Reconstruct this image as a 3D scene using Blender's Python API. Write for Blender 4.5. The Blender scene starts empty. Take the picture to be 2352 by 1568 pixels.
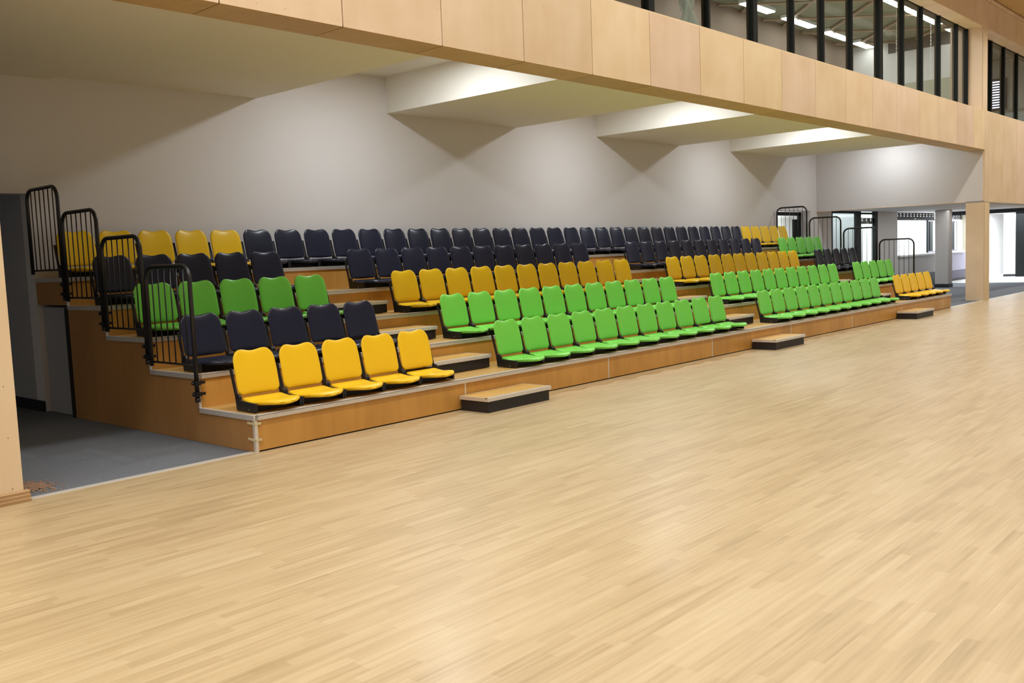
import bpy, math, random
from mathutils import Matrix, Vector
random.seed(7)
C = bpy.context.scene.collection
SC = bpy.context.scene

# ------------------------------------------------------------------ camera
F, YAW, PITCH, ROLL = 2162.93, 0.734396, -0.0908548, -0.0398867
fw = Vector((math.cos(YAW)*math.cos(PITCH), math.sin(YAW)*math.cos(PITCH), math.sin(PITCH)))
rt = fw.cross(Vector((0, 0, 1))).normalized()
up = rt.cross(fw)
c_, s_ = math.cos(ROLL), math.sin(ROLL)
rt2 = c_*rt + s_*up
up2 = -s_*rt + c_*up
cam_d = bpy.data.cameras.new('camera')
cam_d.sensor_width = 36.0
cam_d.lens = 36.0*F/2352.0
cam_d.clip_start = 0.05
cam_d.clip_end = 200
cam = bpy.data.objects.new('camera', cam_d)
m = Matrix((rt2, up2, -fw)).transposed().to_4x4()
m.translation = Vector((-4.26877, -6.75450, 1.54031))
cam.matrix_world = m
C.objects.link(cam)
SC.camera = cam

# ------------------------------------------------------------------ world, lights, exposure
W = bpy.data.worlds.new('world')
SC.world = W
W.use_nodes = True
W.node_tree.nodes['Background'].inputs[0].default_value = (1.0, 0.96, 0.90, 1)
W.node_tree.nodes['Background'].inputs[1].default_value = 0.42
SC.view_settings.view_transform = 'Standard'
SC.view_settings.look = 'None'
SC.view_settings.gamma = 1.0
SC.view_settings.use_curve_mapping = False
SC.view_settings.exposure = 0.0

def area(name, loc, sx, sy, power, col=(1, 1, 1), rot=(0, 0, 0), spread=math.pi):
    l = bpy.data.lights.new(name, 'AREA')
    l.shape = 'RECTANGLE'
    l.size, l.size_y = sx, sy
    l.energy = power
    l.color = col
    l.spread = spread
    o = bpy.data.objects.new(name, l)
    o.location = loc
    o.rotation_euler = rot
    C.objects.link(o)
    return o

HALL = (1.0, 0.965, 0.90)
for k in range(22):                     # the row of strip luminaires nearest the stand
    area('hall_lamp', (-14.2+2.15*k, -1.9, 7.0), 1.4, 0.25, 50, HALL, spread=math.radians(150))
area('hall_light', (-2.5, -3.6, 7.0), 8, 1.2, 130, HALL, spread=math.radians(130))  # extra light added to lift the left floor, fascia and seats
for yy, pw, sp in ((-5.6, 470, 103), (-9.6, 400, 103)):
    area('hall_light', (8, yy, 7.0), 46, 0.5, pw, HALL, spread=math.radians(sp))
for xx in (4.07, 9.33, 14.57, 19.3):
    area('recess_downlight', (xx, 2.1, 4.24), 0.22, 0.22, 72 if xx < 18 else 35, (0.90, 0.95, 1.0))
area('lobby_daylight', (32, 5.3, 2.7), 22, 1.4, 1100, (0.93, 0.98, 1.0))
area('corridor_daylight', (19.2, 6.6, 2.6), 2.2, 2.2, 150, (0.95, 0.98, 1.0))
area('foyer_daylight', (35.0, 2.3, 2.35), 3.0, 3.0, 300, (0.92, 0.96, 1.0))
area('lobby_fill', (24.5, 2.4, 2.40), 5.0, 1.0, 45, (1.0, 0.98, 0.96))  # fill added to brighten the hatch wall and pillar
area('upper_room_light', (14.0, 2.0, 6.6), 12.0, 0.3, 220, (1.0, 0.97, 0.9))

# ------------------------------------------------------------------ node materials
def new_mat(name):
    mt = bpy.data.materials.new(name)
    mt.use_nodes = True
    nt = mt.node_tree
    return mt, nt, nt.nodes['Principled BSDF']

def lk(nt, a, b):
    nt.links.new(a, b)

def plain(name, col, rough=0.5, metal=0.0, noise=0.0, nscale=6.0, spec=0.5, coat=0.0, bump=0.0):
    mt, nt, b = new_mat(name)
    b.inputs['Roughness'].default_value = rough
    b.inputs['Metallic'].default_value = metal
    b.inputs['Specular IOR Level'].default_value = spec
    b.inputs['Coat Weight'].default_value = coat
    tc = nt.nodes.new('ShaderNodeTexCoord')
    n = nt.nodes.new('ShaderNodeTexNoise')
    n.inputs['Scale'].default_value = nscale
    n.inputs['Detail'].default_value = 4
    lk(nt, tc.outputs['Object'], n.inputs['Vector'])
    r = nt.nodes.new('ShaderNodeMapRange')
    r.inputs['To Min'].default_value = 1-noise
    r.inputs['To Max'].default_value = 1+noise
    lk(nt, n.outputs['Fac'], r.inputs['Value'])
    v = nt.nodes.new('ShaderNodeVectorMath')
    v.operation = 'SCALE'
    v.inputs[0].default_value = col
    lk(nt, r.outputs[0], v.inputs['Scale'])
    lk(nt, v.outputs[0], b.inputs['Base Color'])
    if bump:
        bp = nt.nodes.new('ShaderNodeBump')
        bp.inputs['Strength'].default_value = bump
        bp.inputs['Distance'].default_value = 0.004
        n2 = nt.nodes.new('ShaderNodeTexNoise')
        n2.inputs['Scale'].default_value = 160
        lk(nt, tc.outputs['Object'], n2.inputs['Vector'])
        lk(nt, n2.outputs['Fac'], bp.inputs['Height'])
        lk(nt, bp.outputs[0], b.inputs['Normal'])
    return mt

def plywood(name, c1, c2, rough=0.45, grain=(14, 14, 0.9), vary=0.10, figure=0.5, hue=0.0):
    """veneer: stretched grain noise plus broad figure, each board a little different"""
    mt, nt, b = new_mat(name)
    b.inputs['Roughness'].default_value = rough
    tc = nt.nodes.new('ShaderNodeTexCoord')
    oi = nt.nodes.new('ShaderNodeObjectInfo')
    mp = nt.nodes.new('ShaderNodeMapping')
    mp.inputs['Scale'].default_value = grain
    ad = nt.nodes.new('ShaderNodeVectorMath')
    ad.operation = 'ADD'
    sc = nt.nodes.new('ShaderNodeVectorMath')
    sc.operation = 'SCALE'
    sc.inputs[0].default_value = (37, 91, 53)
    lk(nt, oi.outputs['Random'], sc.inputs['Scale'])
    lk(nt, tc.outputs['Object'], ad.inputs[0])
    lk(nt, sc.outputs[0], ad.inputs[1])
    lk(nt, ad.outputs[0], mp.inputs['Vector'])
    n = nt.nodes.new('ShaderNodeTexNoise')
    n.inputs['Scale'].default_value = 1.0
    n.inputs['Detail'].default_value = 5
    n.inputs['Distortion'].default_value = 0.6
    lk(nt, mp.outputs[0], n.inputs['Vector'])
    n2 = nt.nodes.new('ShaderNodeTexNoise')
    n2.inputs['Scale'].default_value = 1.6
    lk(nt, ad.outputs[0], n2.inputs['Vector'])
    mx = nt.nodes.new('ShaderNodeMix')
    mx.inputs['Factor'].default_value = figure
    lk(nt, n.outputs['Fac'], mx.inputs['A'])
    lk(nt, n2.outputs['Fac'], mx.inputs['B'])
    cr = nt.nodes.new('ShaderNodeValToRGB')
    cr.color_ramp.elements[0].position = 0.36
    cr.color_ramp.elements[0].color = (*c1, 1)
    cr.color_ramp.elements[1].position = 0.64
    cr.color_ramp.elements[1].color = (*c2, 1)
    lk(nt, mx.outputs['Result'], cr.inputs[0])
    r = nt.nodes.new('ShaderNodeMapRange')
    r.inputs['To Min'].default_value = 1-vary
    r.inputs['To Max'].default_value = 1+vary*0.6
    lk(nt, oi.outputs['Random'], r.inputs['Value'])
    v = nt.nodes.new('ShaderNodeVectorMath')
    v.operation = 'SCALE'
    lk(nt, cr.outputs[0], v.inputs[0])
    lk(nt, r.outputs[0], v.inputs['Scale'])
    if hue:
        wn = nt.nodes.new('ShaderNodeTexWhiteNoise'); wn.noise_dimensions = '1D'
        lk(nt, oi.outputs['Random'], wn.inputs['W'])
        hr = nt.nodes.new('ShaderNodeValToRGB')
        hr.color_ramp.elements[0].color = (1.0, 1-0.35*hue, 1+1.2*hue, 1)
        hr.color_ramp.elements[1].color = (1-0.15*hue, 1.0, 1-1.2*hue, 1)
        lk(nt, wn.outputs['Value'], hr.inputs[0])
        mm = nt.nodes.new('ShaderNodeVectorMath'); mm.operation = 'MULTIPLY'
        lk(nt, v.outputs[0], mm.inputs[0]); lk(nt, hr.outputs[0], mm.inputs[1])
        v = mm
    lk(nt, v.outputs[0], b.inputs['Base Color'])
    return mt

def emit(name, col, s):
    mt = bpy.data.materials.new(name)
    mt.use_nodes = True
    nt = mt.node_tree
    nt.nodes.clear()
    e = nt.nodes.new('ShaderNodeEmission')
    e.inputs[0].default_value = (*col, 1)
    e.inputs[1].default_value = s
    o = nt.nodes.new('ShaderNodeOutputMaterial')
    lk(nt, e.outputs[0], o.inputs[0])
    return mt

def thin_glass(name, tint=(0.86, 0.9, 0.88), refl=1.0):
    mt = bpy.data.materials.new(name)
    mt.use_nodes = True
    nt = mt.node_tree
    nt.nodes.clear()
    t = nt.nodes.new('ShaderNodeBsdfTransparent')
    t.inputs[0].default_value = (*tint, 1)
    g = nt.nodes.new('ShaderNodeBsdfGlossy')
    g.inputs['Roughness'].default_value = 0.02
    f = nt.nodes.new('ShaderNodeFresnel')
    gm = nt.nodes.new('ShaderNodeNewGeometry')
    im = nt.nodes.new('ShaderNodeMix')
    im.inputs['A'].default_value = 1.22
    im.inputs['B'].default_value = 1/1.22
    lk(nt, gm.outputs['Backfacing'], im.inputs['Factor'])
    lk(nt, im.outputs['Result'], f.inputs['IOR'])
    mx = nt.nodes.new('ShaderNodeMixShader')
    o = nt.nodes.new('ShaderNodeOutputMaterial')
    lk(nt, f.outputs[0], mx.inputs[0])
    lk(nt, t.outputs[0], mx.inputs[1])
    lk(nt, g.outputs[0], mx.inputs[2])
    lk(nt, mx.outputs[0], o.inputs[0])
    return mt

def floor_wood():
    mt, nt, b = new_mat('sprung_timber_floor')
    tc = nt.nodes.new('ShaderNodeTexCoord')
    br = nt.nodes.new('ShaderNodeTexBrick')
    br.offset = 0.37
    br.offset_frequency = 2
    br.squash = 1.0
    br.inputs['Scale'].default_value = 1.0
    br.inputs['Brick Width'].default_value = 0.46
    br.inputs['Row Height'].default_value = 0.055
    br.inputs['Mortar Size'].default_value = 0.0
    br.inputs['Color1'].default_value = (0, 0, 0, 1)
    br.inputs['Color2'].default_value = (1, 1, 1, 1)
    # shift every row by its own amount so the end joints fall at random
    sx = nt.nodes.new('ShaderNodeSeparateXYZ')
    lk(nt, tc.outputs['Object'], sx.inputs[0])
    dv = nt.nodes.new('ShaderNodeMath'); dv.operation = 'DIVIDE'; dv.inputs[1].default_value = 0.055
    fl = nt.nodes.new('ShaderNodeMath'); fl.operation = 'FLOOR'
    wn = nt.nodes.new('ShaderNodeTexWhiteNoise'); wn.noise_dimensions = '1D'
    lk(nt, sx.outputs['Y'], dv.inputs[0]); lk(nt, dv.outputs[0], fl.inputs[0]); lk(nt, fl.outputs[0], wn.inputs['W'])
    ml = nt.nodes.new('ShaderNodeMath'); ml.operation = 'MULTIPLY_ADD'; ml.inputs[1].default_value = 3.1
    lk(nt, wn.outputs['Value'], ml.inputs[0]); lk(nt, sx.outputs['X'], ml.inputs[2])
    cx = nt.nodes.new('ShaderNodeCombineXYZ')
    lk(nt, ml.outputs[0], cx.inputs['X']); lk(nt, sx.outputs['Y'], cx.inputs['Y'])
    lk(nt, cx.outputs[0], br.inputs['Vector'])
    # fine grain and slow drift of tone
    mp = nt.nodes.new('ShaderNodeMapping'); mp.inputs['Scale'].default_value = (1.6, 34, 1)
    lk(nt, cx.outputs[0], mp.inputs['Vector'])
    n = nt.nodes.new('ShaderNodeTexNoise'); n.inputs['Scale'].default_value = 1; n.inputs['Detail'].default_value = 5
    lk(nt, mp.outputs[0], n.inputs['Vector'])
    mp2 = nt.nodes.new('ShaderNodeMapping'); mp2.inputs['Scale'].default_value = (0.45, 1.7, 1)
    lk(nt, tc.outputs['Object'], mp2.inputs['Vector'])
    n2 = nt.nodes.new('ShaderNodeTexNoise'); n2.inputs['Scale'].default_value = 1; n2.inputs['Detail'].default_value = 3
    lk(nt, mp2.outputs[0], n2.inputs['Vector'])
    a = nt.nodes.new('ShaderNodeMath'); a.operation = 'MULTIPLY_ADD'; a.inputs[1].default_value = 0.17
    sb = nt.nodes.new('ShaderNodeSeparateColor')
    lk(nt, br.outputs['Color'], sb.inputs[0])
    lk(nt, sb.outputs[0], a.inputs[0]); 
    a2 = nt.nodes.new('ShaderNodeMath'); a2.operation = 'MULTIPLY_ADD'; a2.inputs[1].default_value = 0.62
    lk(nt, n.outputs['Fac'], a2.inputs[0])
    a3 = nt.nodes.new('ShaderNodeMath'); a3.operation = 'MULTIPLY'; a3.inputs[1].default_value = 0.32
    lk(nt, n2.outputs['Fac'], a3.inputs[0])
    lk(nt, a3.outputs[0], a2.inputs[2]); lk(nt, a2.outputs[0], a.inputs[2])
    cr = nt.nodes.new('ShaderNodeValToRGB')
    e = cr.color_ramp.elements
    e[0].position = 0.30; e[0].color = (0.35, 0.255, 0.135, 1)
    e[1].position = 0.80; e[1].color = (0.56, 0.455, 0.285, 1)
    m1 = cr.color_ramp.elements.new(0.56); m1.color = (0.475, 0.365, 0.21, 1)
    lk(nt, a.outputs[0], cr.inputs[0])
    lk(nt, cr.outputs[0], b.inputs['Base Color'])
    b.inputs['Roughness'].default_value = 0.42
    b.inputs['Specular IOR Level'].default_value = 0.45
    b.inputs['Coat Weight'].default_value = 0.12
    b.inputs['Coat Roughness'].default_value = 0.22
    return mt

M = {}
M['floor'] = floor_wood()
M['carpet'] = plain('grey_carpet', (0.155, 0.17, 0.195), 0.95, noise=0.18, nscale=30, spec=0.1, bump=0.6)
M['plaster'] = plain('white_plaster', (0.70, 0.67, 0.66), 0.85, noise=0.01, spec=0.2)
M['ceilwhite'] = plain('off_white_ceiling_paint', (0.82, 0.785, 0.71), 0.85, noise=0.01, spec=0.2)
M['passage'] = plain('dim_wall_and_infill_grey', (0.40, 0.40, 0.42), 0.8, noise=0.02)  # white passage walls greyed in colour for dim light; grey infill shares it
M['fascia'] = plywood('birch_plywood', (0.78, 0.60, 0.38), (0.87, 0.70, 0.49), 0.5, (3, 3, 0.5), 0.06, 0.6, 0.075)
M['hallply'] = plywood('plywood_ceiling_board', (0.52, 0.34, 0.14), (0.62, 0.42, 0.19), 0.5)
M['riser'] = plywood('beech_veneer', (0.50, 0.25, 0.054), (0.63, 0.33, 0.078), 0.32, (7, 7, 1.2), 0.06)
M['side'] = plywood('shaded_beech_veneer', (0.40, 0.195, 0.060), (0.46, 0.235, 0.075), 0.4, (7, 7, 1.2), 0.03)  # beech darkened in its colour for the shaded ends of the stand
M['deck'] = plywood('timber_deck', (0.50, 0.30, 0.085), (0.60, 0.38, 0.12), 0.4, (1.2, 18, 18), 0.04)
M['tread'] = plywood('step_tread_board', (0.56, 0.34, 0.09), (0.66, 0.42, 0.125), 0.4, (1.2, 18, 18), 0.04)
M['alu'] = plain('brushed_aluminium', (0.78, 0.75, 0.71), 0.4, 0.5, noise=0.05, nscale=40)
M['strip'] = plain('polished_metal_strip', (0.88, 0.87, 0.85), 0.35, 0.35)
M['black'] = plain('black_powder_coat', (0.010, 0.010, 0.012), 0.45)
M['blackbox'] = plain('black_laminate', (0.014, 0.013, 0.016), 0.5)
M['rail'] = plain('black_steel_tube', (0.012, 0.012, 0.013), 0.38)
M['yellow'] = plain('yellow_plastic', (0.88, 0.57, 0.018), 0.33, noise=0.02, spec=0.25)
M['green'] = plain('green_plastic', (0.185, 0.65, 0.085), 0.33, noise=0.02, spec=0.35)
M['navy'] = plain('navy_black_plastic', (0.014, 0.018, 0.040), 0.3, noise=0.03, spec=0.35)
M['tape'] = plain('masking_tape', (0.62, 0.55, 0.33), 0.7)
M['darkgap'] = plain('shadow_gap', (0.03, 0.022, 0.014), 0.9)
M['screw'] = plain('screw_head', (0.16, 0.11, 0.07), 0.5)
M['frame'] = plain('black_window_frame', (0.008, 0.010, 0.010), 0.6, spec=0.2)
M['glass'] = thin_glass('window_glass')
M['lamp'] = emit('reflected_lamp_face', (1.0, 0.99, 0.97), 14)  # glow for the hall lamps mirrored in the balcony glass
M['skirt'] = plain('dark_skirting', (0.012, 0.012, 0.018), 0.5)
M['woodskirt'] = plywood('oak_skirting', (0.42, 0.26, 0.12), (0.52, 0.33, 0.16), 0.4, (1, 12, 12))
M['room'] = plain('upper_room_wall', (0.72, 0.70, 0.68), 0.8)
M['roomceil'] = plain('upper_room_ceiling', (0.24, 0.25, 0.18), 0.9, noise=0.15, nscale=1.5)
M['roombrown'] = plain('upper_room_back_wall', (0.20, 0.145, 0.11), 0.8, noise=0.06, nscale=2)
M['beamwood'] = plain('timber_batten', (0.42, 0.31, 0.22), 0.7)
M['cream'] = plain('cream_panel', (0.46, 0.44, 0.34), 0.6)
M['darkgrey'] = plain('dark_grey_bulkhead', (0.10, 0.10, 0.10), 0.8)
M['white'] = plain('bright_white_wall', (0.85, 0.86, 0.86), 0.7)
M['shadewall'] = plain('dimmed_partition', (0.17, 0.175, 0.18), 0.8)  # dark colour stands in for the weaker light in that room
M['lilac'] = plain('pale_lilac_counter_front', (0.42, 0.40, 0.50), 0.6)
M['lilacdark'] = plain('dusky_lilac_band', (0.13, 0.115, 0.16), 0.6)
M['greywall'] = plain('mid_grey_wall', (0.52, 0.51, 0.50), 0.8, noise=0.02)
M['film'] = plain('crumpled_plastic_film', (0.5, 0.52, 0.5), 0.25)
M['sawdust'] = plain('sawdust', (0.34, 0.22, 0.15), 0.9, noise=0.3, nscale=60)
M['sky'] = emit('daylight_seen_through_blind', (0.75, 0.78, 1.0), 5)
M['slat'] = plain('blind_slat', (0.12, 0.10, 0.22), 0.6)
M['chain'] = plain('white_bead_chain', (0.8, 0.8, 0.8), 0.4)

# ------------------------------------------------------------------ mesh builder
class MB:
    def __init__(s):
        s.v = []; s.f = []; s.m = []; s.sm = []
    def box(s, x0, x1, y0, y1, z0, z1, mi=0):
        n = len(s.v)
        s.v += [(x0, y0, z0), (x1, y0, z0), (x1, y1, z0), (x0, y1, z0), (x0, y0, z1), (x1, y0, z1), (x1, y1, z1), (x0, y1, z1)]
        for q in ((0, 3, 2, 1), (4, 5, 6, 7), (0, 1, 5, 4), (1, 2, 6, 5), (2, 3, 7, 6), (3, 0, 4, 7)):
            s.f.append(tuple(n+i for i in q)); s.m.append(mi); s.sm.append(False)
        return s
    def prism_x(s, poly, x0, x1, mi=0):
        """poly: (y, z) points, extruded along x"""
        n = len(s.v); k = len(poly)
        s.v += [(x0, y, z) for y, z in poly]+[(x1, y, z) for y, z in poly]
        s.f.append(tuple(n+i for i in range(k))); s.m.append(mi); s.sm.append(False)
        s.f.append(tuple(n+k+i for i in reversed(range(k)))); s.m.append(mi); s.sm.append(False)
        for i in range(k):
            j = (i+1) % k
            s.f.append((n+i, n+k+i, n+k+j, n+j)); s.m.append(mi); s.sm.append(False)
        return s
    def tube(s, pts, r, seg=10, mi=0, caps=True):
        pts = [Vector(p) for p in pts]
        n = len(s.v); N = len(pts)
        ref = Vector((1, 0, 0))
        for i, p in enumerate(pts):
            d = (pts[min(i+1, N-1)]-pts[max(i-1, 0)]).normalized()
            a = ref if abs(d.dot(ref)) < 0.9 else Vector((0, 0, 1))
            u = d.cross(a).normalized(); w = d.cross(u)
            for k in range(seg):
                t = 2*math.pi*k/seg
                s.v.append(tuple(p+r*(math.cos(t)*u+math.sin(t)*w)))
        for i in range(N-1):
            for k in range(seg):
                a = n+i*seg+k; b = n+i*seg+(k+1) % seg
                s.f.append((a, b, b+seg, a+seg)); s.m.append(mi); s.sm.append(True)
        if caps:
            s.f.append(tuple(n+k for k in reversed(range(seg)))); s.m.append(mi); s.sm.append(False)
            s.f.append(tuple(n+(N-1)*seg+k for k in range(seg))); s.m.append(mi); s.sm.append(False)
        return s
    def disc_y(s, x, y, z, r, mi=1, seg=7):
        n = len(s.v)
        for k in range(seg):
            t = 2*math.pi*k/seg
            s.v.append((x+r*math.cos(t), y, z+r*math.sin(t)))
        s.f.append(tuple(range(n, n+seg))); s.m.append(mi); s.sm.append(False)
    def disc_x(s, x, y, z, r, mi=1, seg=7):
        n = len(s.v)
        for k in range(seg):
            t = 2*math.pi*k/seg
            s.v.append((x, y+r*math.cos(t), z+r*math.sin(t)))
        s.f.append(tuple(range(n, n+seg))); s.m.append(mi); s.sm.append(False)
    def mesh(s, name, mats):
        me = bpy.data.meshes.new(name)
        me.from_pydata(s.v, [], s.f)
        for mt in (mats if isinstance(mats, (list, tuple)) else [mats]):
            me.materials.append(mt)
        me.polygons.foreach_set('material_index', s.m)
        me.polygons.foreach_set('use_smooth', s.sm)
        me.update()
        return me
    def build(s, name, mats, parent=None, loc=None, bevel=0.0):
        o = bpy.data.objects.new(name, s.mesh(name, mats))
        C.objects.link(o)
        if parent: o.parent = parent
        if loc: o.location = loc
        if bevel:
            b = o.modifiers.new('bevel', 'BEVEL'); b.width = bevel; b.segments = 2; b.limit_method = 'ANGLE'
        return o

def empty(name, loc=(0, 0, 0)):
    o = bpy.data.objects.new(name, None)
    o.empty_display_size = 0.1
    o.location = loc
    C.objects.link(o)
    return o

def tag(o, label=None, cat=None, group=None, kind=None):
    if label: o['label'] = label
    if cat: o['category'] = cat
    if group: o['group'] = group
    if kind: o['kind'] = kind
    return o

def struct(name, mb, mats, **k):
    return tag(mb.build(name, mats, **k), kind='structure')

# ------------------------------------------------------------------ dimensions (metres)
D, R, H1 = 0.8514, 0.2964, 0.305       # tier depth, tier rise, first tier height
L = 17.86                              # length of the seating
YW = 4.2                               # back wall
XF = 20.33                             # end of the recess
ZF, ZT = 3.606, 4.538                  # balcony front bottom / top
def tz(i): return H1+(i-1)*R           # top of tier i
def ty(i): return (i-1)*D              # front of tier i

# ------------------------------------------------------------------ floors
struct('floor', MB().box(-14, 44, -24, 0.010, -0.1, 0.0), M['floor'])
struct('floor', MB().box(-14, 44, 0.066, 11, -0.1, -0.002), M['carpet'])
th = MB()
for x0, x1 in ((-1.83, -0.005), (L+0.01, 34)):
    th.box(x0, x1, 0.010, 0.033, -0.05, 0.005); th.box(x0, x1, 0.044, 0.066, -0.05, 0.005)
    th.box(x0, x1, 0.033, 0.044, -0.05, 0.0, 1)
struct('trim_1', th, [M['strip'], M['blackbox']])
struct('trim_20', MB().box(0, L, 0.010, 0.066, -0.1, -0.001), M['darkgap'])

# ------------------------------------------------------------------ recess walls and ceiling
w = MB()
w.box(-9, 0.0, YW, YW+0.22, 2.43, 4.5)
w.box(0.0, 17.97, YW, YW+0.22, 0, 4.5)
w.box(17.97, 19.93, YW, YW+0.22, 2.41, 4.5)
w.box(19.93, XF+0.3, YW, YW+0.22, 0, 4.5)
struct('wall_back', w, M['plaster'])
struct('wall_right', MB().box(XF, XF+0.28, 0.045, YW, 2.40, 4.4), M['plaster'])
struct('trim_2', MB().box(XF-0.006, XF+0.29, 0.43, YW, 2.385, 2.402), M['fascia'])
cl = MB()
cl.box(0.31, XF, 0.42, YW, 4.27, 4.4)
cl.box(-9, 0.31, 0.42, YW, 3.70, 4.4)
struct('ceiling', cl, M['ceilwhite'])
for i, (x0, x1) in enumerate(((0.31, 2.98), (5.26, 8.19), (10.51, 13.45), (15.67, 18.61))):
    struct('trim_%d' % (3+i), MB().box(x0, x1, 0.42, YW, 3.74, 4.27), M['ceilwhite'])
# passage behind the left end
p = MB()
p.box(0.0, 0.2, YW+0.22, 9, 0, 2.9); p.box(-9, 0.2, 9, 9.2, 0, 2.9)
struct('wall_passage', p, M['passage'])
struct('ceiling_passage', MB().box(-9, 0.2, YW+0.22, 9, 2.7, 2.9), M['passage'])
struct('baseboard_passage', MB().box(-0.02, 0.0, YW+0.0, 9, 0, 0.12), M['skirt'])
# plywood lined return at the left
wl = empty('wall_left'); tag(wl, kind='structure')
q = MB().box(-9, -1.83, 0.0, 0.35, 0.0, ZF)
for z in (0.1, 0.45, 0.8, 1.15): q.disc_y(-1.9, -0.001, z, 0.004); q.disc_y(-2.2, -0.001, z, 0.004)
q.build('plywood_panel', [M['fascia'], M['screw']], wl)
sk = MB()
sk.prism_x([(0, 0), (-0.045, 0), (-0.045, 0.022), (-0.038, 0.026), (-0.038, 0.048), (-0.030, 0.052), (-0.030, 0.07), (-0.02, 0.078), (0, 0.078)], -9, -1.80)
sk.prism_x([(0.0, 0.0), (0.0, 0.078), (0.02, 0.078), (0.02, 0)], -1.83, -1.80)
struct('baseboard_left', sk, M['woodskirt'])

# ------------------------------------------------------------------ balcony front: plywood panels
S, X0 = 1.22, -0.0696
wb = empty('wall_balcony'); tag(wb, kind='structure')
MB().box(-6, 34, 0.02, 0.40, ZF+0.02, ZT-0.02).build('backing', M['darkgap'], wb)
MB().box(-6, 34, 0.0, 0.34, ZT-0.02, ZT).build('coping', M['fascia'], wb)
def screws(q, x0, x1, z0, z1, y):
    for zz in (z0+0.06, z0+(z1-z0)*0.37, z0+(z1-z0)*0.68, z1-0.06):
        for k in range(5):
            q.disc_y(x0+0.06+(x1-x0-0.12)*k/4, y-0.0008, zz, 0.0035)
g = 0.006
for k in range(-4, 28):
    x0 = X0+k*S; x1 = x0+S
    zb = ZF if x0 < XF-0.01 else 2.37
    if x0 < XF < x1:
        spans = ((x0, XF, ZF), (XF, x1, 2.37))
    else:
        spans = ((x0, x1, zb),)
    for a, b_, z in spans:
        if b_-a < 0.05: continue
        q = MB().box(0, b_-a-2*g, 0, 0.02, z+g, ZT-0.02)
        if k < 8: screws(q, 0, b_-a, z, ZT, 0)
        q.build('panel', [M['fascia'], M['screw']], wb, (a+g, 0, 0))
        if z == ZF:
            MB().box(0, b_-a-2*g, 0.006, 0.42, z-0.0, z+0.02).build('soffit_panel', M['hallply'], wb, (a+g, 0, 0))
MB().box(XF+g, 34, 0.022, 0.42, 2.372, 2.39).build('soffit', M['greywall'], wb)
MB().box(XF, XF+0.02, 0.02, 0.045, ZF-1.2, ZF).build('edge_lining', M['fascia'], wb)

# lower column at the corner
col = tag(empty('column', (XF, 0, 0)), 'plywood-clad square column standing on the floor at the far corner of the recess', 'column')
MB().box(0.0, 0.42, 0.004, 0.42, 0.0, 2.368).build('core', M['darkgap'], col)
MB().box(-0.006, 0.0, 0.006, 0.42, 0.0, 2.366).build('side_board', M['fascia'], col)
MB().box(0.0, 0.40, -0.006, 0.004, 0.0, 2.366).build('front_board', M['fascia'], col)
# upper column between the glazing bays
col2 = tag(empty('column', (XF-0.14, 0.0, ZT)), 'narrow plywood post on the balcony front between the two glazed bays', 'column')
MB().box(0.0, 0.36, 0.02, 0.36, 0.0, 1.92).build('core', M['darkgap'], col2)
MB().box(-0.006, 0.0, 0.024, 0.34, 0.0, 1.918).build('side_board', M['fascia'], col2)
MB().box(0.0, 0.36, 0.01, 0.02, 0.0, 1.918).build('front_board', M['fascia'], col2)

# upper band, cornice and hall ceiling
wu = empty('wall_upper'); tag(wu, kind='structure')
MB().box(-6, 34, 0.02, 0.6, 6.48, 7.4).build('backing', M['darkgap'], wu)
for k in range(-4, 28):
    x0 = X0+k*S
    MB().box(0, S-2*g, 0, 0.02, 6.46, 7.08).build('panel', M['fascia'], wu, (x0+g, 0, 0))
    MB().box(0, S-2*g, 0.006, 0.40, 6.455, 6.475).build('soffit_panel', M['fascia'], wu, (x0+g, 0, 0))
struct('trim_8', MB().box(-6, 34, -0.05, 0.02, 7.09, 7.15), M['fascia'])
struct('ceiling_hall', MB().box(-14, 44, -24, 0.02, 7.17, 7.3), M['hallply'])

# ------------------------------------------------------------------ balcony glazing
YG = 0.35
MULL = [(-3.0, .05), (-0.5, .12), (1.9, .05), (4.3, .05), (6.60, 0.14), (8.10, 0.05), (9.50, 0.14), (10.84, .05), (12.02, .05), (13.26, .05), (14.68, 0.16), (15.90, .06), (17.02, .06), (18.16, .06), (19.38, .06), (20.14, .05)]
def glazing(n, mull, z0, z1):
    wn = empty('window_%d' % n); tag(wn, kind='structure')
    xs = mull
    MB().box(xs[0][0], xs[-1][0], YG, YG+0.06, z1-0.045, z1).build('head_frame', M['frame'], wn)
    MB().box(xs[0][0], xs[-1][0], YG, YG+0.06, z0, z0+0.05).build('sill_frame', M['frame'], wn)
    for x, w_ in xs:
        MB().box(x-w_/2, x+w_/2, YG-0.02, YG+0.10, z0, z1).build('mullion', M['frame'], wn)
    for (a, wa), (b, wb_) in zip(xs[:-1], xs[1:]):
        MB().box(a+wa/2, b-wb_/2, YG+0.02, YG+0.028, z0+0.05, z1-0.045).build('pane', M['glass'], wn)
glazing(1, MULL, ZT, 6.50)
glazing(2, [(20.62, .05), (22.12, .07), (23.28, .07), (24.54, .07), (25.9, .07), (27.2, .07), (28.5, .07)], ZT, 6.50)

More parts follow.
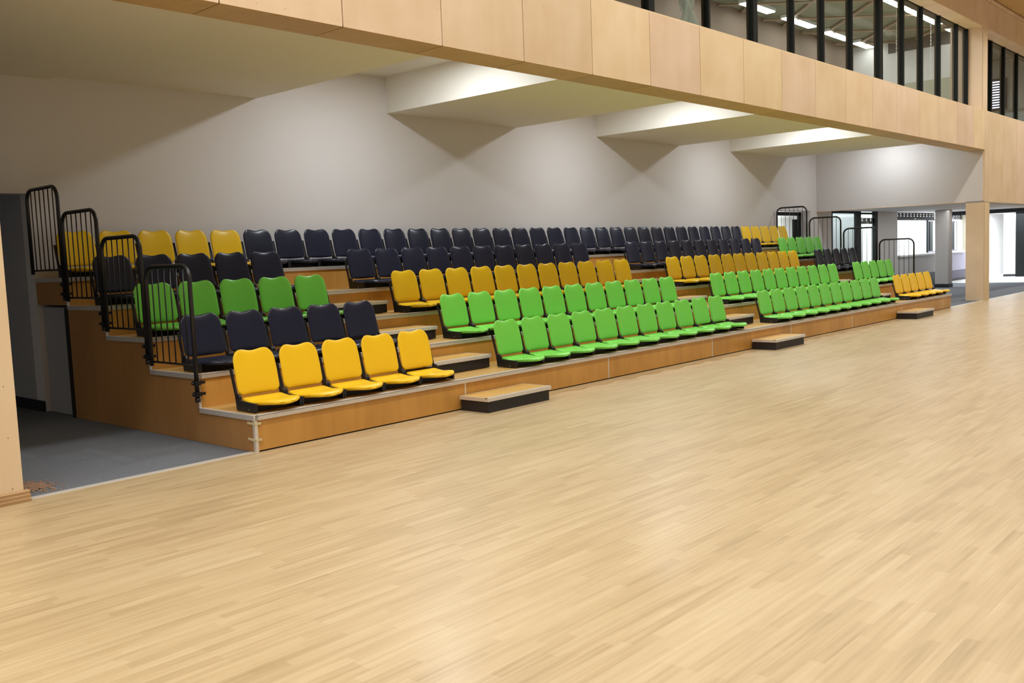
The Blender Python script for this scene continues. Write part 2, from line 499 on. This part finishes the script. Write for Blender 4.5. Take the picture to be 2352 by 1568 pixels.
# rooms behind the glazing
r_ = MB()
r_.box(-6, 34, 0.34, 6.2, 4.42, 4.50)
struct('floor_upper', r_, M['greywall'])
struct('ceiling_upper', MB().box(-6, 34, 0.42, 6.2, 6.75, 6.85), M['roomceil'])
struct('wall_upper_back', MB().box(-6, 21.45, 3.62, 3.75, 4.5, 6.75), M['roombrown'])
struct('wall_upper_end', MB().box(21.45, 21.55, 0.45, 3.62, 4.5, 6.75).box(21.43, 21.45, 0.45, 2.68, 6.44, 6.75, 1).box(21.44, 21.45, 0.45, 3.0, 4.5, 5.61, 2), [M['room'], M['darkgrey'], M['cream']])
struct('trim_9', MB().box(20.2, 20.44, 0.45, 0.75, 4.5, 6.75), M['beamwood'])
w2 = MB().box(27.0, 27.1, 0.45, 6.2, 4.5, 6.75).box(26.98, 27.0, 0.45, 6.2, 4.5, 5.28, 1)
struct('wall_upper_far', w2, [M['room'], M['cream']])
struct('wall_upper_rear', MB().box(21.55, 34, 6.0, 6.2, 4.5, 6.75), M['room'])
area('upper_far_room_light', (24.5, 3.0, 6.6), 3, 1, 30, (1.0, 0.98, 0.92))
# diagonal battens standing in for hall beams mirrored in the glass
k = 0
for x in range(2, 22, 2):
    q = MB()
    q.tube([(x, 0.6, 6.70), (x+3.2, 3.6, 6.70)], 0.035, 6)
    q.tube([(x+3.0, 0.6, 6.68), (x+0.2, 3.6, 6.68)], 0.03, 6)
    struct('trim_%d' % (30+k), q, M['beamwood']); k += 1
ORD = ['first', 'second', 'third', 'fourth', 'fifth', 'sixth', 'seventh', 'eighth', 'ninth', 'tenth', 'eleventh', 'twelfth', 'thirteenth', 'fourteenth', 'fifteenth', 'sixteenth', 'seventeenth', 'eighteenth', 'nineteenth', 'twentieth', 'twenty-first', 'twenty-second', 'twenty-third', 'twenty-fourth', 'twenty-fifth', 'twenty-sixth', 'twenty-seventh', 'twenty-eighth']
def lamp_reflection(x0, x1, y, label):  # hall lamps mirrored in the glass, built as glowing bodies behind it
    t = tag(empty('reflected_lamp', ((x0+x1)/2, y, 6.66)), label, 'lamp reflection', 'reflected hall lamps built behind the balcony glass')
    h = (x1-x0)/2
    MB().box(-h, h, -0.12, 0.12, 0.01, 0.08).build('housing', M['white'], t)
    MB().box(-h+0.02, h-0.02, -0.10, 0.10, -0.01, 0.01).build('diffuser', M['lamp'], t)
for i, (a, b_) in enumerate(((12.2, 13.6), (14.40, 15.66), (16.35, 17.79), (18.52, 19.92), (20.40, 21.35))):
    lamp_reflection(a, b_, 3.12, 'reflected hall lamp built behind the balcony glass, %s from the left in the lower line' % ORD[i])
for i, (a, b_) in enumerate(((16.6, 17.86), (17.98, 18.74), (18.86, 20.02), (20.72, 21.3))):
    lamp_reflection(a, b_, 0.93, 'reflected hall lamp built behind the balcony glass, %s from left in the upper line' % ORD[i])
# blind chains
for (x, y, z0, z1) in ((16.65, 0.75, 4.8, 5.85), (18.83, 0.75, 5.2, 6.23)):
    q = MB()
    for i in range(14):
        z = z0+(z1-z0)*i/13
        q.box(x-0.012, x+0.012, y-0.012, y+0.012, z, z+0.018)
    q.box(x-0.004, x+0.004, y-0.004, y+0.004, z0, 6.75)
    tag(q.build('blind_chain', M['chain']), 'white bead blind chain hanging behind the balcony glass, %s' % ('left one' if x < 17.5 else 'right one'), 'blind chain', 'bead chains behind the glass')
# crumpled plastic film hanging behind the leftmost visible panes
q = MB(); n = 0
NU, NV = 22, 16
for i in range(NU+1):
    for j in range(NV+1):
        u = i/NU; v_ = j/NV
        x = 8.00+0.40*u+0.03*math.sin(9*v_+3*u)
        y = 0.75+0.06*math.sin(17*u+4*math.sin(3*v_))+0.03*math.sin(31*u)
        z = 4.75+1.3*v_+0.05*math.sin(12*u)
        q.v.append((x, y, z))
for i in range(NU):
    for j in range(NV):
        if (j < 6 and i % 4 == 1): continue
        a = i*(NV+1)+j
        q.f.append((a, a+NV+1, a+NV+2, a+1)); q.m.append(0); q.sm.append(True)
film_m = bpy.data.materials.new('clear_plastic_film'); film_m.use_nodes = True
nt = film_m.node_tree; b = nt.nodes['Principled BSDF']
b.inputs['Base Color'].default_value = (0.8, 0.82, 0.78, 1); b.inputs['Roughness'].default_value = 0.15; b.inputs['Alpha'].default_value = 0.5
o = q.build('plastic_film', film_m)
sd = o.modifiers.new('thick', 'SOLIDIFY'); sd.thickness = 0.002
tag(o, 'torn crumpled clear plastic film hanging behind the balcony glass', 'plastic film')
# blinded window in the far upper room
wnd = empty('window_3'); tag(wnd, kind='structure')
MB().box(26.93, 26.98, 1.22, 2.3, 5.30, 6.22).build('frame', M['frame'], wnd)
for i in range(11):
    z = 5.36+i*0.075
    MB().box(26.915, 26.93, 1.26, 2.25, z, z+0.028).build('daylight_gap', M['sky'], wnd)
    MB().box(26.905, 26.93, 1.26, 2.25, z+0.030, z+0.07).build('blind_slat', M['slat'], wnd)

# ------------------------------------------------------------------ doorway in the back wall and corridor behind
dr = empty('door_1'); tag(dr, kind='structure')
y = 4.46
MB().box(17.9, 19.93, y, y+0.07, 2.30, 2.39).build('head_frame', M['frame'], dr)
MB().box(19.84, 19.93, y, y+0.07, 0, 2.36).build('side_frame', M['frame'], dr)
MB().box(19.52, 19.60, y, y+0.06, 0, 2.2).build('door_stile', M['frame'], dr)
MB().box(19.60, 19.84, y, y+0.06, 1.6, 2.2).build('door_closer', M['frame'], dr)
MB().box(18.0, 19.52, y+0.02, y+0.03, 0, 2.27).build('pane', M['glass'], dr)
c = MB()
c.box(17.6, 17.8, YW+0.22, 9, 0, 2.9); c.box(19.93, 20.15, YW+0.22, 5.0, 0, 2.9); c.box(20.15, 20.3, 5.0, 9, 0, 2.9)
c.box(17.6, 20.3, 9, 9.2, 0, 2.9); c.box(17.6, 20.3, YW+0.22, 9, 2.75, 2.9)
struct('wall_corridor', c, M['plaster'])

# ------------------------------------------------------------------ lobby wall beyond the bulkhead (plane y = 4.2)
w = MB()
w.box(XF+0.3, 21.3, YW, YW+0.2, 0, 2.6)
w.box(24.68, 26.32, YW, YW+0.2, 0, 2.6, 1)
w.box(26.32, 32.92, YW, YW+0.2, 0.0, 0.998, 1)
w.box(21.3, 24.68, YW, YW+0.2, 2.43, 2.6)
w.box(26.32, 32.92, YW, YW+0.2, 2.45, 2.6, 1)
w.box(32.92, 33.5, YW, YW+0.2, 0, 2.6, 2); w.box(33.5, 46, YW, YW+0.2, 0, 2.6, 3)
struct('wall_lobby', w, [M['plaster'], M['greywall'], M['cream'], M['white']])
struct('baseboard_lobby', MB().box(24.68, 31.0, YW-0.015, YW, 0, 0.40), M['skirt'])
tag(MB().box(26.33, 32.91, YW-0.10, YW+0.24, 1.0, 1.06).build('serving_ledge', M['white'], bevel=0.006), 'long white serving ledge along the bottom of the hatch opening', 'ledge')
cp = tag(empty('counter_front', (31.2, YW-0.03, 0)), 'pale lilac counter front right of the grey round-edged pillar', 'counter')
MB().box(0, 2.3, 0.0, 0.028, 0.38, 0.99).build('upper_panel', M['lilac'], cp)
MB().box(0, 2.3, 0.0, 0.028, 0.0, 0.38).build('lower_panel', M['lilacdark'], cp)
MB().box(0, 2.3, -0.03, 0.0, 0.0, 0.07).build('skirting', M['skirt'], cp)
def shutter(x0, x1, z0, z1, label):
    t = tag(empty('roller_shutter', (x0, YW+0.05, z0)), label, 'roller shutter', 'roller shutters over the hatch')
    q = MB(); w_ = x1-x0
    h = z1-z0
    zs = [0, h*0.50, h*0.575, h*0.76, h*0.82, h]
    q.box(0, w_, 0, 0.02, zs[0], zs[1]); q.box(0, w_, 0, 0.02, zs[2], zs[3]); q.box(0, w_, 0, 0.02, zs[4], zs[5])
    n = int(w_/0.30)
    for i in range(n+1):
        a = i*w_/n
        for z_a, z_b in ((zs[1], zs[2]), (zs[3], zs[4])):
            q.box(max(0, a-0.09), min(w_, a+0.09), 0, 0.02, z_a, z_b)
    q.build('slotted_curtain', M['black'], t)
    MB().box(w_*0.45, w_*0.45+0.16, -0.012, 0.0, h*0.14, h*0.24).build('lock_plate', M['alu'], t)
shutter(26.32, 30.0, 2.17, 2.43, 'black slotted roller shutter over the hatch left of the grey pillar')
shutter(31.0, 32.92, 2.21, 2.43, 'black slotted roller shutter over the hatch right of the grey pillar')
dr = empty('door_2'); tag(dr, kind='structure')
MB().box(21.3, 23.04, YW, YW+0.08, 2.36, 2.43).build('head_frame', M['frame'], dr)
MB().box(21.3, 21.38, YW, YW+0.08, 0, 2.36).build('side_frame', M['frame'], dr)
MB().box(23.05, 23.38, YW, YW+0.08, 0, 2.43).build('side_frame', M['frame'], dr)
MB().box(21.38, 23.05, YW+0.03, YW+0.04, 0, 2.36).build('pane', M['glass'], dr)
dr = empty('door_3'); tag(dr, kind='structure')
MB().box(23.38, 24.45, YW, YW+0.08, 2.34, 2.40).build('head_frame', M['frame'], dr)
MB().box(24.44, 24.68, YW, YW+0.08, 0, 2.43).build('side_frame', M['frame'], dr)
MB().box(23.38, 24.44, YW+0.03, YW+0.04, 0, 2.34).build('pane', M['glass'], dr)
shutter(23.45, 24.44, 2.06, 2.24, 'short black slotted shutter seen through the narrow glazed door')
# bright room behind
r_ = MB()
r_.box(20.3, 46, 6.2, 6.4, 0, 2.95); r_.box(46, 46.2, YW, 6.4, 0, 2.95)
r_.box(24.2, 28.1, 6.05, 6.2, 0, 2.75, 1)  # wall piece added dark to imitate a dimmer room behind the glazed door
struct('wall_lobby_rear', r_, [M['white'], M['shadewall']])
struct('ceiling_lobby_rear', MB().box(20.3, 46, YW+0.2, 6.4, 2.75, 2.95), M['white'])
struct('trim_11', MB().box(20.9, 23.2, 5.6, 5.75, 1.0, 1.06).box(20.9, 23.2, 5.6, 5.75, 2.0, 2.75), M['greywall'])
tag(MB().box(20.85, 22.2, 5.3, 5.75, 0, 1.0).build('side_counter', M['greywall'], bevel=0.01), 'pale grey low counter seen through the wide glazed door', 'counter')
# dark framed window seen through the hatch
wn = empty('window_4'); tag(wn, kind='structure')
for (x0, x1) in ((35.04, 35.14), (35.28, 35.62), (36.3, 36.4), (37.1, 37.42), (37.8, 38.36), (38.85, 39.4)):
    MB().box(x0, x1, 6.12, 6.18, 1.0, 2.3).build('mullion', M['frame'], wn)
MB().box(35.04, 39.4, 6.11, 6.19, 2.24, 2.34).build('head_frame', M['lilacdark'], wn)
MB().box(35.04, 39.4, 6.11, 6.19, 0.98, 1.05).build('sill_frame', M['lilacdark'], wn)
# lobby ceiling and pillar
struct('ceiling_lobby', MB().box(XF+0.28, 44, 0.42, YW, 2.43, 2.6), M['plaster'])
pl = tag(empty('pillar', (27.1, 3.05, 0)), 'grey plastered pillar with black plinth in front of the serving hatch', 'pillar')
MB().box(-0.2, 0.2, -0.2, 0.2, 0.10, 2.43).build('shaft', M['greywall'], pl, bevel=0.02)
MB().box(-0.215, 0.215, -0.215, 0.215, 0.0, 0.10).build('plinth', M['skirt'], pl)
# foyer at the far right
struct('wall_foyer', MB().box(35.0, 35.2, 2.88, 3.35, 0, 2.5).box(39.5, 39.7, 3.35, 4.2, 0, 2.5), M['white'])
struct('baseboard_foyer', MB().box(34.98, 35.0, 2.88, 3.35, 0, 0.09).box(39.48, 39.5, 3.35, 4.2, 0, 0.09), M['skirt'])
struct('door_4', MB().box(34.7, 34.8, 1.2, 2.86, 0, 2.42), M['frame'])
struct('trim_12', MB().box(29.9, 30.0, 0.5, 4.0, 2.30, 2.44), M['skirt'])
struct('floor_glare', MB().box(30.0, 44, 0.5, YW, -0.002, 0.002), M['white'])  # white sheet over the carpet, painting the daylight glare on the floor

# ------------------------------------------------------------------ tiered seating
AISLE = [(2.37, 3.35), (8.55, 9.53), (14.50, 15.48)]
rown = ['front', 'second', 'third', 'fourth', 'back']
PP = 2.4705
for i in range(1, 6):
    t = tag(empty('seating_tier', (0, ty(i), tz(i))), 'timber seating tier with aluminium nosing, carrying the %s row of seats' % rown[i-1], 'seating platform', 'timber tiers of the stand')
    dep = D if i < 5 else YW-ty(5)
    MB().box(0.03, L-0.03, 0.02, dep-0.001, -0.03, 0.0).build('deck', M['deck'], t)
    hz = H1 if i == 1 else R
    zb = -hz+(0.012 if i == 1 else 0.0)
    k = 0
    while k*PP < L-0.2:
        a = k*PP; b_ = min(a+PP, L-0.0)
        if L-b_ < 0.3: b_ = L
        MB().box(a+(0.021 if k == 0 else 0.004), b_-(0.022 if b_ == L else 0.004), 0.0, 0.02, zb, -0.036).build('riser_panel', M['riser'], t)
        if k and i == 1:
            MB().box(a-0.008, a+0.008, -0.004, 0.0, zb, -0.04).build('joint_strip', M['alu'], t)
        k += 1
        if b_ == L: break
    if i == 1:
        MB().box(0.02, L-0.02, 0.025, 0.05, -hz, 0.0-0.04).build('kick_gap', M['darkgap'], t)
    # ribbed nosing
    q = MB()
    q.box(0.0, L, -0.012, 0.0, -0.038, 0.0)
    q.box(0.0, L, -0.012, 0.045, -0.004, 0.003)
    for rr in range(4):
        q.box(0.0, L, 0.0+rr*0.011, 0.005+rr*0.011, 0.003, 0.006)
    for rr in range(3):
        q.box(0.0, L, -0.015, -0.012, -0.034+rr*0.012, -0.028+rr*0.012)
    q.build('nosing', M['alu'], t)
    for sx in (0, 1):
        x0, x1 = ((-0.012, 0.03) if sx == 0 else (L-0.03, L+0.012))
        MB().box(x0, x1, -0.012, dep-0.005, -0.038, 0.004).build('side_trim', M['alu'], t)
    if i == 1:
        MB().box(-0.008, 0.022, -0.010, 0.018, -H1, 0.0).build('corner_post', M['alu'], t)
        for zz in (-0.065, -0.200):
            q = MB().box(-0.011, 0.055, -0.013, -0.010, zz-0.010, zz+0.010)
            q.prism_x([(-0.013, zz-0.010), (-0.013, zz+0.010), (0.09, zz+0.016), (0.09, zz-0.004)], -0.012, -0.0085)
            q.build('tape', M['tape'], t)
    else:
        MB().box(-0.010, 0.014, -0.008, 0.01, -R, -0.04).build('corner_post', M['alu'], t)
for sx, nm in ((0, 'left'), (1, 'right')):
    sp = tag(empty('end_screen', (0 if sx == 0 else L, 0, 0)), 'brown plywood panel closing the %s end of the stand' % nm, 'end panel')
    poly = [(0.02, 0)]
    for i in range(1, 5):
        poly += [(0.02 if i == 1 else ty(i)+0.01, tz(i)-0.038), (ty(i+1)+0.01, tz(i)-0.038)]
    poly += [(ty(5)+0.01, 0)]
    a, b_ = ((0.0, 0.02) if sx == 0 else (-0.02, 0.0))
    MB().prism_x(poly, a, b_).build('stepped_board', M['side'], sp)
    MB().box(a, b_, ty(5)+0.012, YW-0.01, tz(4)+0.01, tz(5)-0.038).build('upper_board', M['side'], sp)
    MB().box(a-0.01, b_+0.01, ty(5)+0.015, ty(5)+0.085, 0, tz(4)-0.02).build('edge_post', M['black'], sp)
    MB().box(a+0.06*(1 if sx == 0 else -1), b_+0.06*(1 if sx == 0 else -1), ty(5)+0.09, YW-0.01, 0, tz(4)-0.02).build('grey_infill', M['passage'], sp)

# aisle steps
an = ['left', 'middle', 'right']
for ai, (x0, x1) in enumerate(AISLE):
    for lv in range(0, 4):
        z = 0 if lv == 0 else tz(lv)
        yb = ty(lv+1)-0.016
        where = 'on the sports floor below the %s aisle' % an[ai] if lv == 0 else 'on the %s tier in the %s aisle' % (rown[lv-1], an[ai])
        t = tag(empty('aisle_step', (x0, yb, z)), 'black boxed step with timber tread %s' % where, 'step', 'steps in the aisles')
        w_ = x1-x0; d_ = 0.385; h = 0.150
        z0 = 0.0 if lv == 0 else 0.007
        MB().box(0.02, w_-0.02, -d_+0.008, 0.0, z0, h-0.036).build('base', M['blackbox'], t)
        MB().box(0.014, w_-0.014, -d_+0.03, -0.008, h-0.036, h-0.001).build('tread', M['tread'], t)
        q = MB()
        q.box(0, w_, -d_-0.010, -d_+0.001, h-0.036, h)
        q.box(0, w_, -d_+0.001, -d_+0.032, h-0.005, h+0.001)
        for rr in range(2): q.box(0, w_, -d_+0.002+rr*0.012, -d_+0.008+rr*0.012, h+0.001, h+0.004)
        q.box(0, 0.014, -d_+0.001, 0, h-0.036, h+0.001); q.box(w_-0.014, w_, -d_+0.001, 0, h-0.036, h+0.001)
        q.box(0.014, w_-0.014, -0.008, 0, h-0.03, h+0.001)
        q.build('edge_trim', M['alu'], t)

# ------------------------------------------------------------------ seats
P = 0.469
def shell(name, fx, fy, fz, mat, nu=16, nv=16, T=0.03, axis='y'):
    """closed cushion-like shell; fx/fy/fz give the mid surface over u,v in -1..1, thickness fades at the rim"""
    q = MB()
    idx = {}
    def mid(u, v):
        return Vector((fx(u, v), fy(u, v), fz(u, v)))
    us = [math.sin(math.pi/2*(-1+2*i/nu)) for i in range(nu+1)]
    vs = [math.sin(math.pi/2*(-1+2*j/nv)) for j in range(nv+1)]
    for side in (1, -1):
        for i, u in enumerate(us):
            for j, v in enumerate(vs):
                rim = i in (0, nu) or j in (0, nv)
                if rim and side == -1:
                    idx[(side, i, j)] = idx[(1, i, j)]; continue
                p_ = mid(u, v)
                e = 1e-3
                du = mid(min(1, u+e), v)-mid(max(-1, u-e), v)
                dv = mid(u, min(1, v+e))-mid(u, max(-1, v-e))
                n = du.cross(dv)
                n = n.normalized() if n.length > 1e-12 else Vector((0, 1, 0))
                ed = max(abs(u), abs(v))
                th = T/2*math.sqrt(max(0.0, 1-ed**7))
                idx[(side, i, j)] = len(q.v)
                q.v.append(tuple(p_+n*th*side))
    for side in (1, -1):
        for i in range(nu):
            for j in range(nv):
                f = (idx[(side, i, j)], idx[(side, i+1, j)], idx[(side, i+1, j+1)], idx[(side, i, j+1)])
                q.f.append(f if side == 1 else tuple(reversed(f)))
                q.m.append(0); q.sm.append(True)
    return q.mesh(name, mat)

def rr_w(v, W_, hv, r_lo, r_hi):
    """half width at height v for a rounded rectangle of half width W_ and half height hv"""
    z = v*hv
    if z > hv-r_hi:
        d_ = (z-(hv-r_hi))/r_hi
        return W_-r_hi*(1-math.sqrt(max(0, 1-d_*d_)))
    if z < -hv+r_lo:
        d_ = (-hv+r_lo-z)/r_lo
        return W_-r_lo*(1-math.sqrt(max(0, 1-d_*d_)))
    return W_
XC = P/2
BH = 0.375/2
def bx_(u, v): return XC-0.001+u*(rr_w(v, 0.211, BH, 0.05, 0.085)-0.010*max(0, v)**2)
def bz_(u, v):
    t = (v+1)/2
    return 0.125+0.375*t+0.008*(1-math.cos(math.pi*u))*t**4+0.008*(1-t)**3*u*u
def by_(u, v):
    t = (v+1)/2
    return 0.385+0.065*t+0.035*max(0, t-0.45)**1.5+0.014*(1-u*u)-0.008*(u**4)*(1-t)
def sx_(u, v): return XC+u*(rr_w(-v, 0.216, 0.20, 0.03, 0.195)-0.016*max(0, v))
def sy_(u, v): return 0.163+0.198*v
def sz_(u, v):
    t = (1-v)/2     # 0 at the back, 1 at the front
    side = abs(u)**2.2
    return 0.100-0.016*t-0.016*(1-side)*math.sin(math.pi*min(1, t*1.1))-0.030*side*max(0, 1-abs(t-0.38)/0.38)*0.8+0.006*t*side-0.014*max(0, t-0.82)/0.18*(1-side)
SEATM, BACKM = {}, {}
for cn in ('yellow', 'green', 'navy'):
    BACKM[cn] = shell('backrest', bx_, by_, bz_, M[cn], T=0.034)
    SEATM[cn] = shell('seat', sx_, sy_, sz_, M[cn], T=0.046)
def bracket_mesh():
    q = MB()
    prof = [(0.10, 0.006), (0.385, 0.006), (0.402, 0.12), (0.468, 0.36), (0.452, 0.365), (0.405, 0.20), (0.388, 0.145), (0.36, 0.145), (0.34, 0.12), (0.33, 0.092), (0.10, 0.082)]
    q.prism_x(prof, 0, 0.020)
    # hinge boss
    n = len(q.v)
    seg = 14
    for x in (-0.0005, 0.0205):
        for k in range(seg):
            t_ = 2*math.pi*k/seg
            q.v.append((x, 0.366+0.036*math.cos(t_), 0.110+0.036*math.sin(t_)))
    q.f.append(tuple(n+k for k in range(seg))); q.m.append(0); q.sm.append(False)
    q.f.append(tuple(n+seg+k for k in reversed(range(seg)))); q.m.append(0); q.sm.append(False)
    for k in range(seg):
        q.f.append((n+k, n+seg+k, n+seg+(k+1) % seg, n+(k+1) % seg)); q.m.append(0); q.sm.append(True)
    q.disc_x(-0.0008, 0.20, 0.025, 0.005, 1)
    return q.mesh('bracket', [M['black'], M['alu']])
BRK = bracket_mesh()
BEAM = MB().box(0.018, P-0.018, 0.19, 0.30, 0.0065, 0.062).mesh('support_beam', [M['black']])
PROTO = {}
def link(name, mesh, parent, loc=(0, 0, 0)):
    o = bpy.data.objects.new(name, mesh)
    C.objects.link(o); o.parent = parent; o.location = loc
    return o
used = set()
def seat(cn, x, i, label, group, dx=0.0, scale=1.0, rz=0.0):
    if cn not in PROTO:
        t = empty('folding_seat')
        link('backrest', BACKM[cn], t); link('seat', SEATM[cn], t)
        link('bracket', BRK, t, (0.001, 0, 0)); link('bracket', BRK, t, (P-0.022, 0, 0))
        link('support_beam', BEAM, t)
        PROTO[cn] = t
        r = t
    else:
        src = PROTO[cn]
        r = src.copy(); C.objects.link(r)
        for ch in list(src.children):
            cc = ch.copy(); C.objects.link(cc); cc.parent = r
    r.location = (x, ty(i), tz(i))
    r.scale = (scale, 1, 1)
    tag(r, label, 'seat', group)
    assert label not in used
    used.add(label)
    if dx:
        for ch in r.children:
            if ch.name.startswith('backrest'):
                ch.location.x += dx
    return r
BL = [(0.08, 5, P), (3.38, 11, P), (9.60, 11, P), (15.555, 5, 0.459)]
BN = ['left', 'centre-left', 'centre-right', 'right']
COL = {1: [('yellow', 'yellow'), ('green', 'bright green'), ('green', 'bright green'), ('yellow', 'yellow')],
       2: [('navy', 'navy blue'), ('green', 'bright green'), ('green', 'bright green'), ('green', 'bright green')],
       3: [('green', 'green'), ('yellow', 'amber'), ('yellow', 'amber'), ('navy', 'black')],
       4: [('navy', 'black'), ('navy', 'black'), ('navy', 'black'), ('green', 'dark green')]}
for i in range(1, 5):
    for bi, (xs, n, p_) in enumerate(BL):
        cn, word = COL[i][bi]
        for k in range(n):
            dx = 0.0
            if i == 3 and bi == 2 and k in (3, 4, 5): dx = (0.030, 0.030, 0.015)[k-3]
            seat(cn, xs+k*p_, i, '%s plastic seat, %s from left in the %s row of the %s block' % (word, ORD[k], rown[i-1], BN[bi]),
                 'seats in the %s row, %s block' % (rown[i-1], BN[bi]), dx, p_/P)
p5 = (L-0.16)/38
for k in range(38):
    if k < 5: cn, word, kk, run = 'yellow', 'amber', k, 'left amber run'
    elif k < 33: cn, word, kk, run = 'navy', 'black', k-5, 'long black run'
    else: cn, word, kk, run = 'yellow', 'amber', k-33, 'right amber run'
    seat(cn, 0.09+k*p5, 5, '%s plastic seat, %s from left in the %s of the back row' % (word, ORD[kk], run), 'seats in the back row, %s' % run, 0, p5/P)

# ------------------------------------------------------------------ guard rails at both ends
def rail(i, sx, nb, label):
    x = -0.035 if sx == 0 else L+0.035
    t = tag(empty('guard_rail', (x, ty(i), tz(i))), label, 'guard rail', 'black guard rails at the %s end' % ('left' if sx == 0 else 'right'))
    ya, yb, top, r = -0.035, 0.745, 0.965, 0.13
    pts = [(0, ya, -0.20), (0, ya, top-r)]
    for k in range(1, 9):
        a = math.pi/2*k/8
        pts.append((0, ya+r-r*math.cos(a), top-r+r*math.sin(a)))
    for k in range(0, 9):
        a = math.pi/2*k/8
        pts.append((0, yb-r+r*math.sin(a), top-r+r*math.cos(a)))
    pts.append((0, yb, 0.05))
    MB().tube(pts, 0.0195, 12).build('frame', M['rail'], t)
    MB().tube([(0, ya, 0.09), (0, yb, 0.09)], 0.010, 8).build('bottom_bar', M['rail'], t)
    for k in range(nb):
        y = ya+(yb-ya)*(k+1)/(nb+1)
        zt = top
        if y < ya+r: zt = top-r+math.sqrt(max(0, r*r-(ya+r-y)**2))
        if y > yb-r: zt = top-r+math.sqrt(max(0, r*r-(y-yb+r)**2))
        MB().tube([(0, y, 0.09), (0, y, zt)], 0.0062, 6).build('bar', M['rail'], t)
    s_x = 1 if sx == 0 else -1
    for zz in (-0.065, -0.165):
        q = MB().box(-0.028, 0.028, ya-0.03, ya+0.03, zz-0.018, zz+0.018)
        q.box(min(0.0, s_x*0.075), max(0.0, s_x*0.075), ya-0.012, ya+0.014, zz-0.012, zz+0.012)
        q.tube([(-0.05*s_x, ya, zz), (-0.02*s_x, ya, zz)], 0.009, 8)
        q.tube([(0, ya-0.05, zz), (0, ya-0.02, zz)], 0.008, 8)
        q.build('clamp', M['rail'], t)
    MB().tube([(0, ya, -0.235), (0, ya, -0.198)], 0.024, 12).build('end_cap', M['rail'], t)
for i in range(2, 6):
    rail(i, 0, 6, 'black tubular guard rail at the left end of the %s tier' % rown[i-1])
    rail(i, 1, 6, 'black tubular guard rail at the right end of the %s tier' % rown[i-1])

# ------------------------------------------------------------------ debris by the left return
q = MB()
for k in range(1100):
    a = random.uniform(0, 2*math.pi); rr = abs(random.gauss(0, 0.5))
    x = -1.62+0.16*rr*math.cos(a); y = 0.40+0.26*rr*math.sin(a)
    s = random.uniform(0.004, 0.012); z = max(0, 0.012*(1-rr))*random.random()
    n = len(q.v); t = random.uniform(0, 6.28)
    for kk in range(3):
        q.v.append((x+s*math.cos(t+2.1*kk), y+s*math.sin(t+2.1*kk), z))
    q.v.append((x, y, z+s*0.7))
    for f in ((0, 1, 3), (1, 2, 3), (2, 0, 3)):
        q.f.append(tuple(n+i_ for i_ in f)); q.m.append(0); q.sm.append(False)
tag(q.build('sawdust_heap', M['sawdust']), 'scatter of sawdust and chippings on the grey carpet by the left plywood return', 'sawdust', kind='stuff')
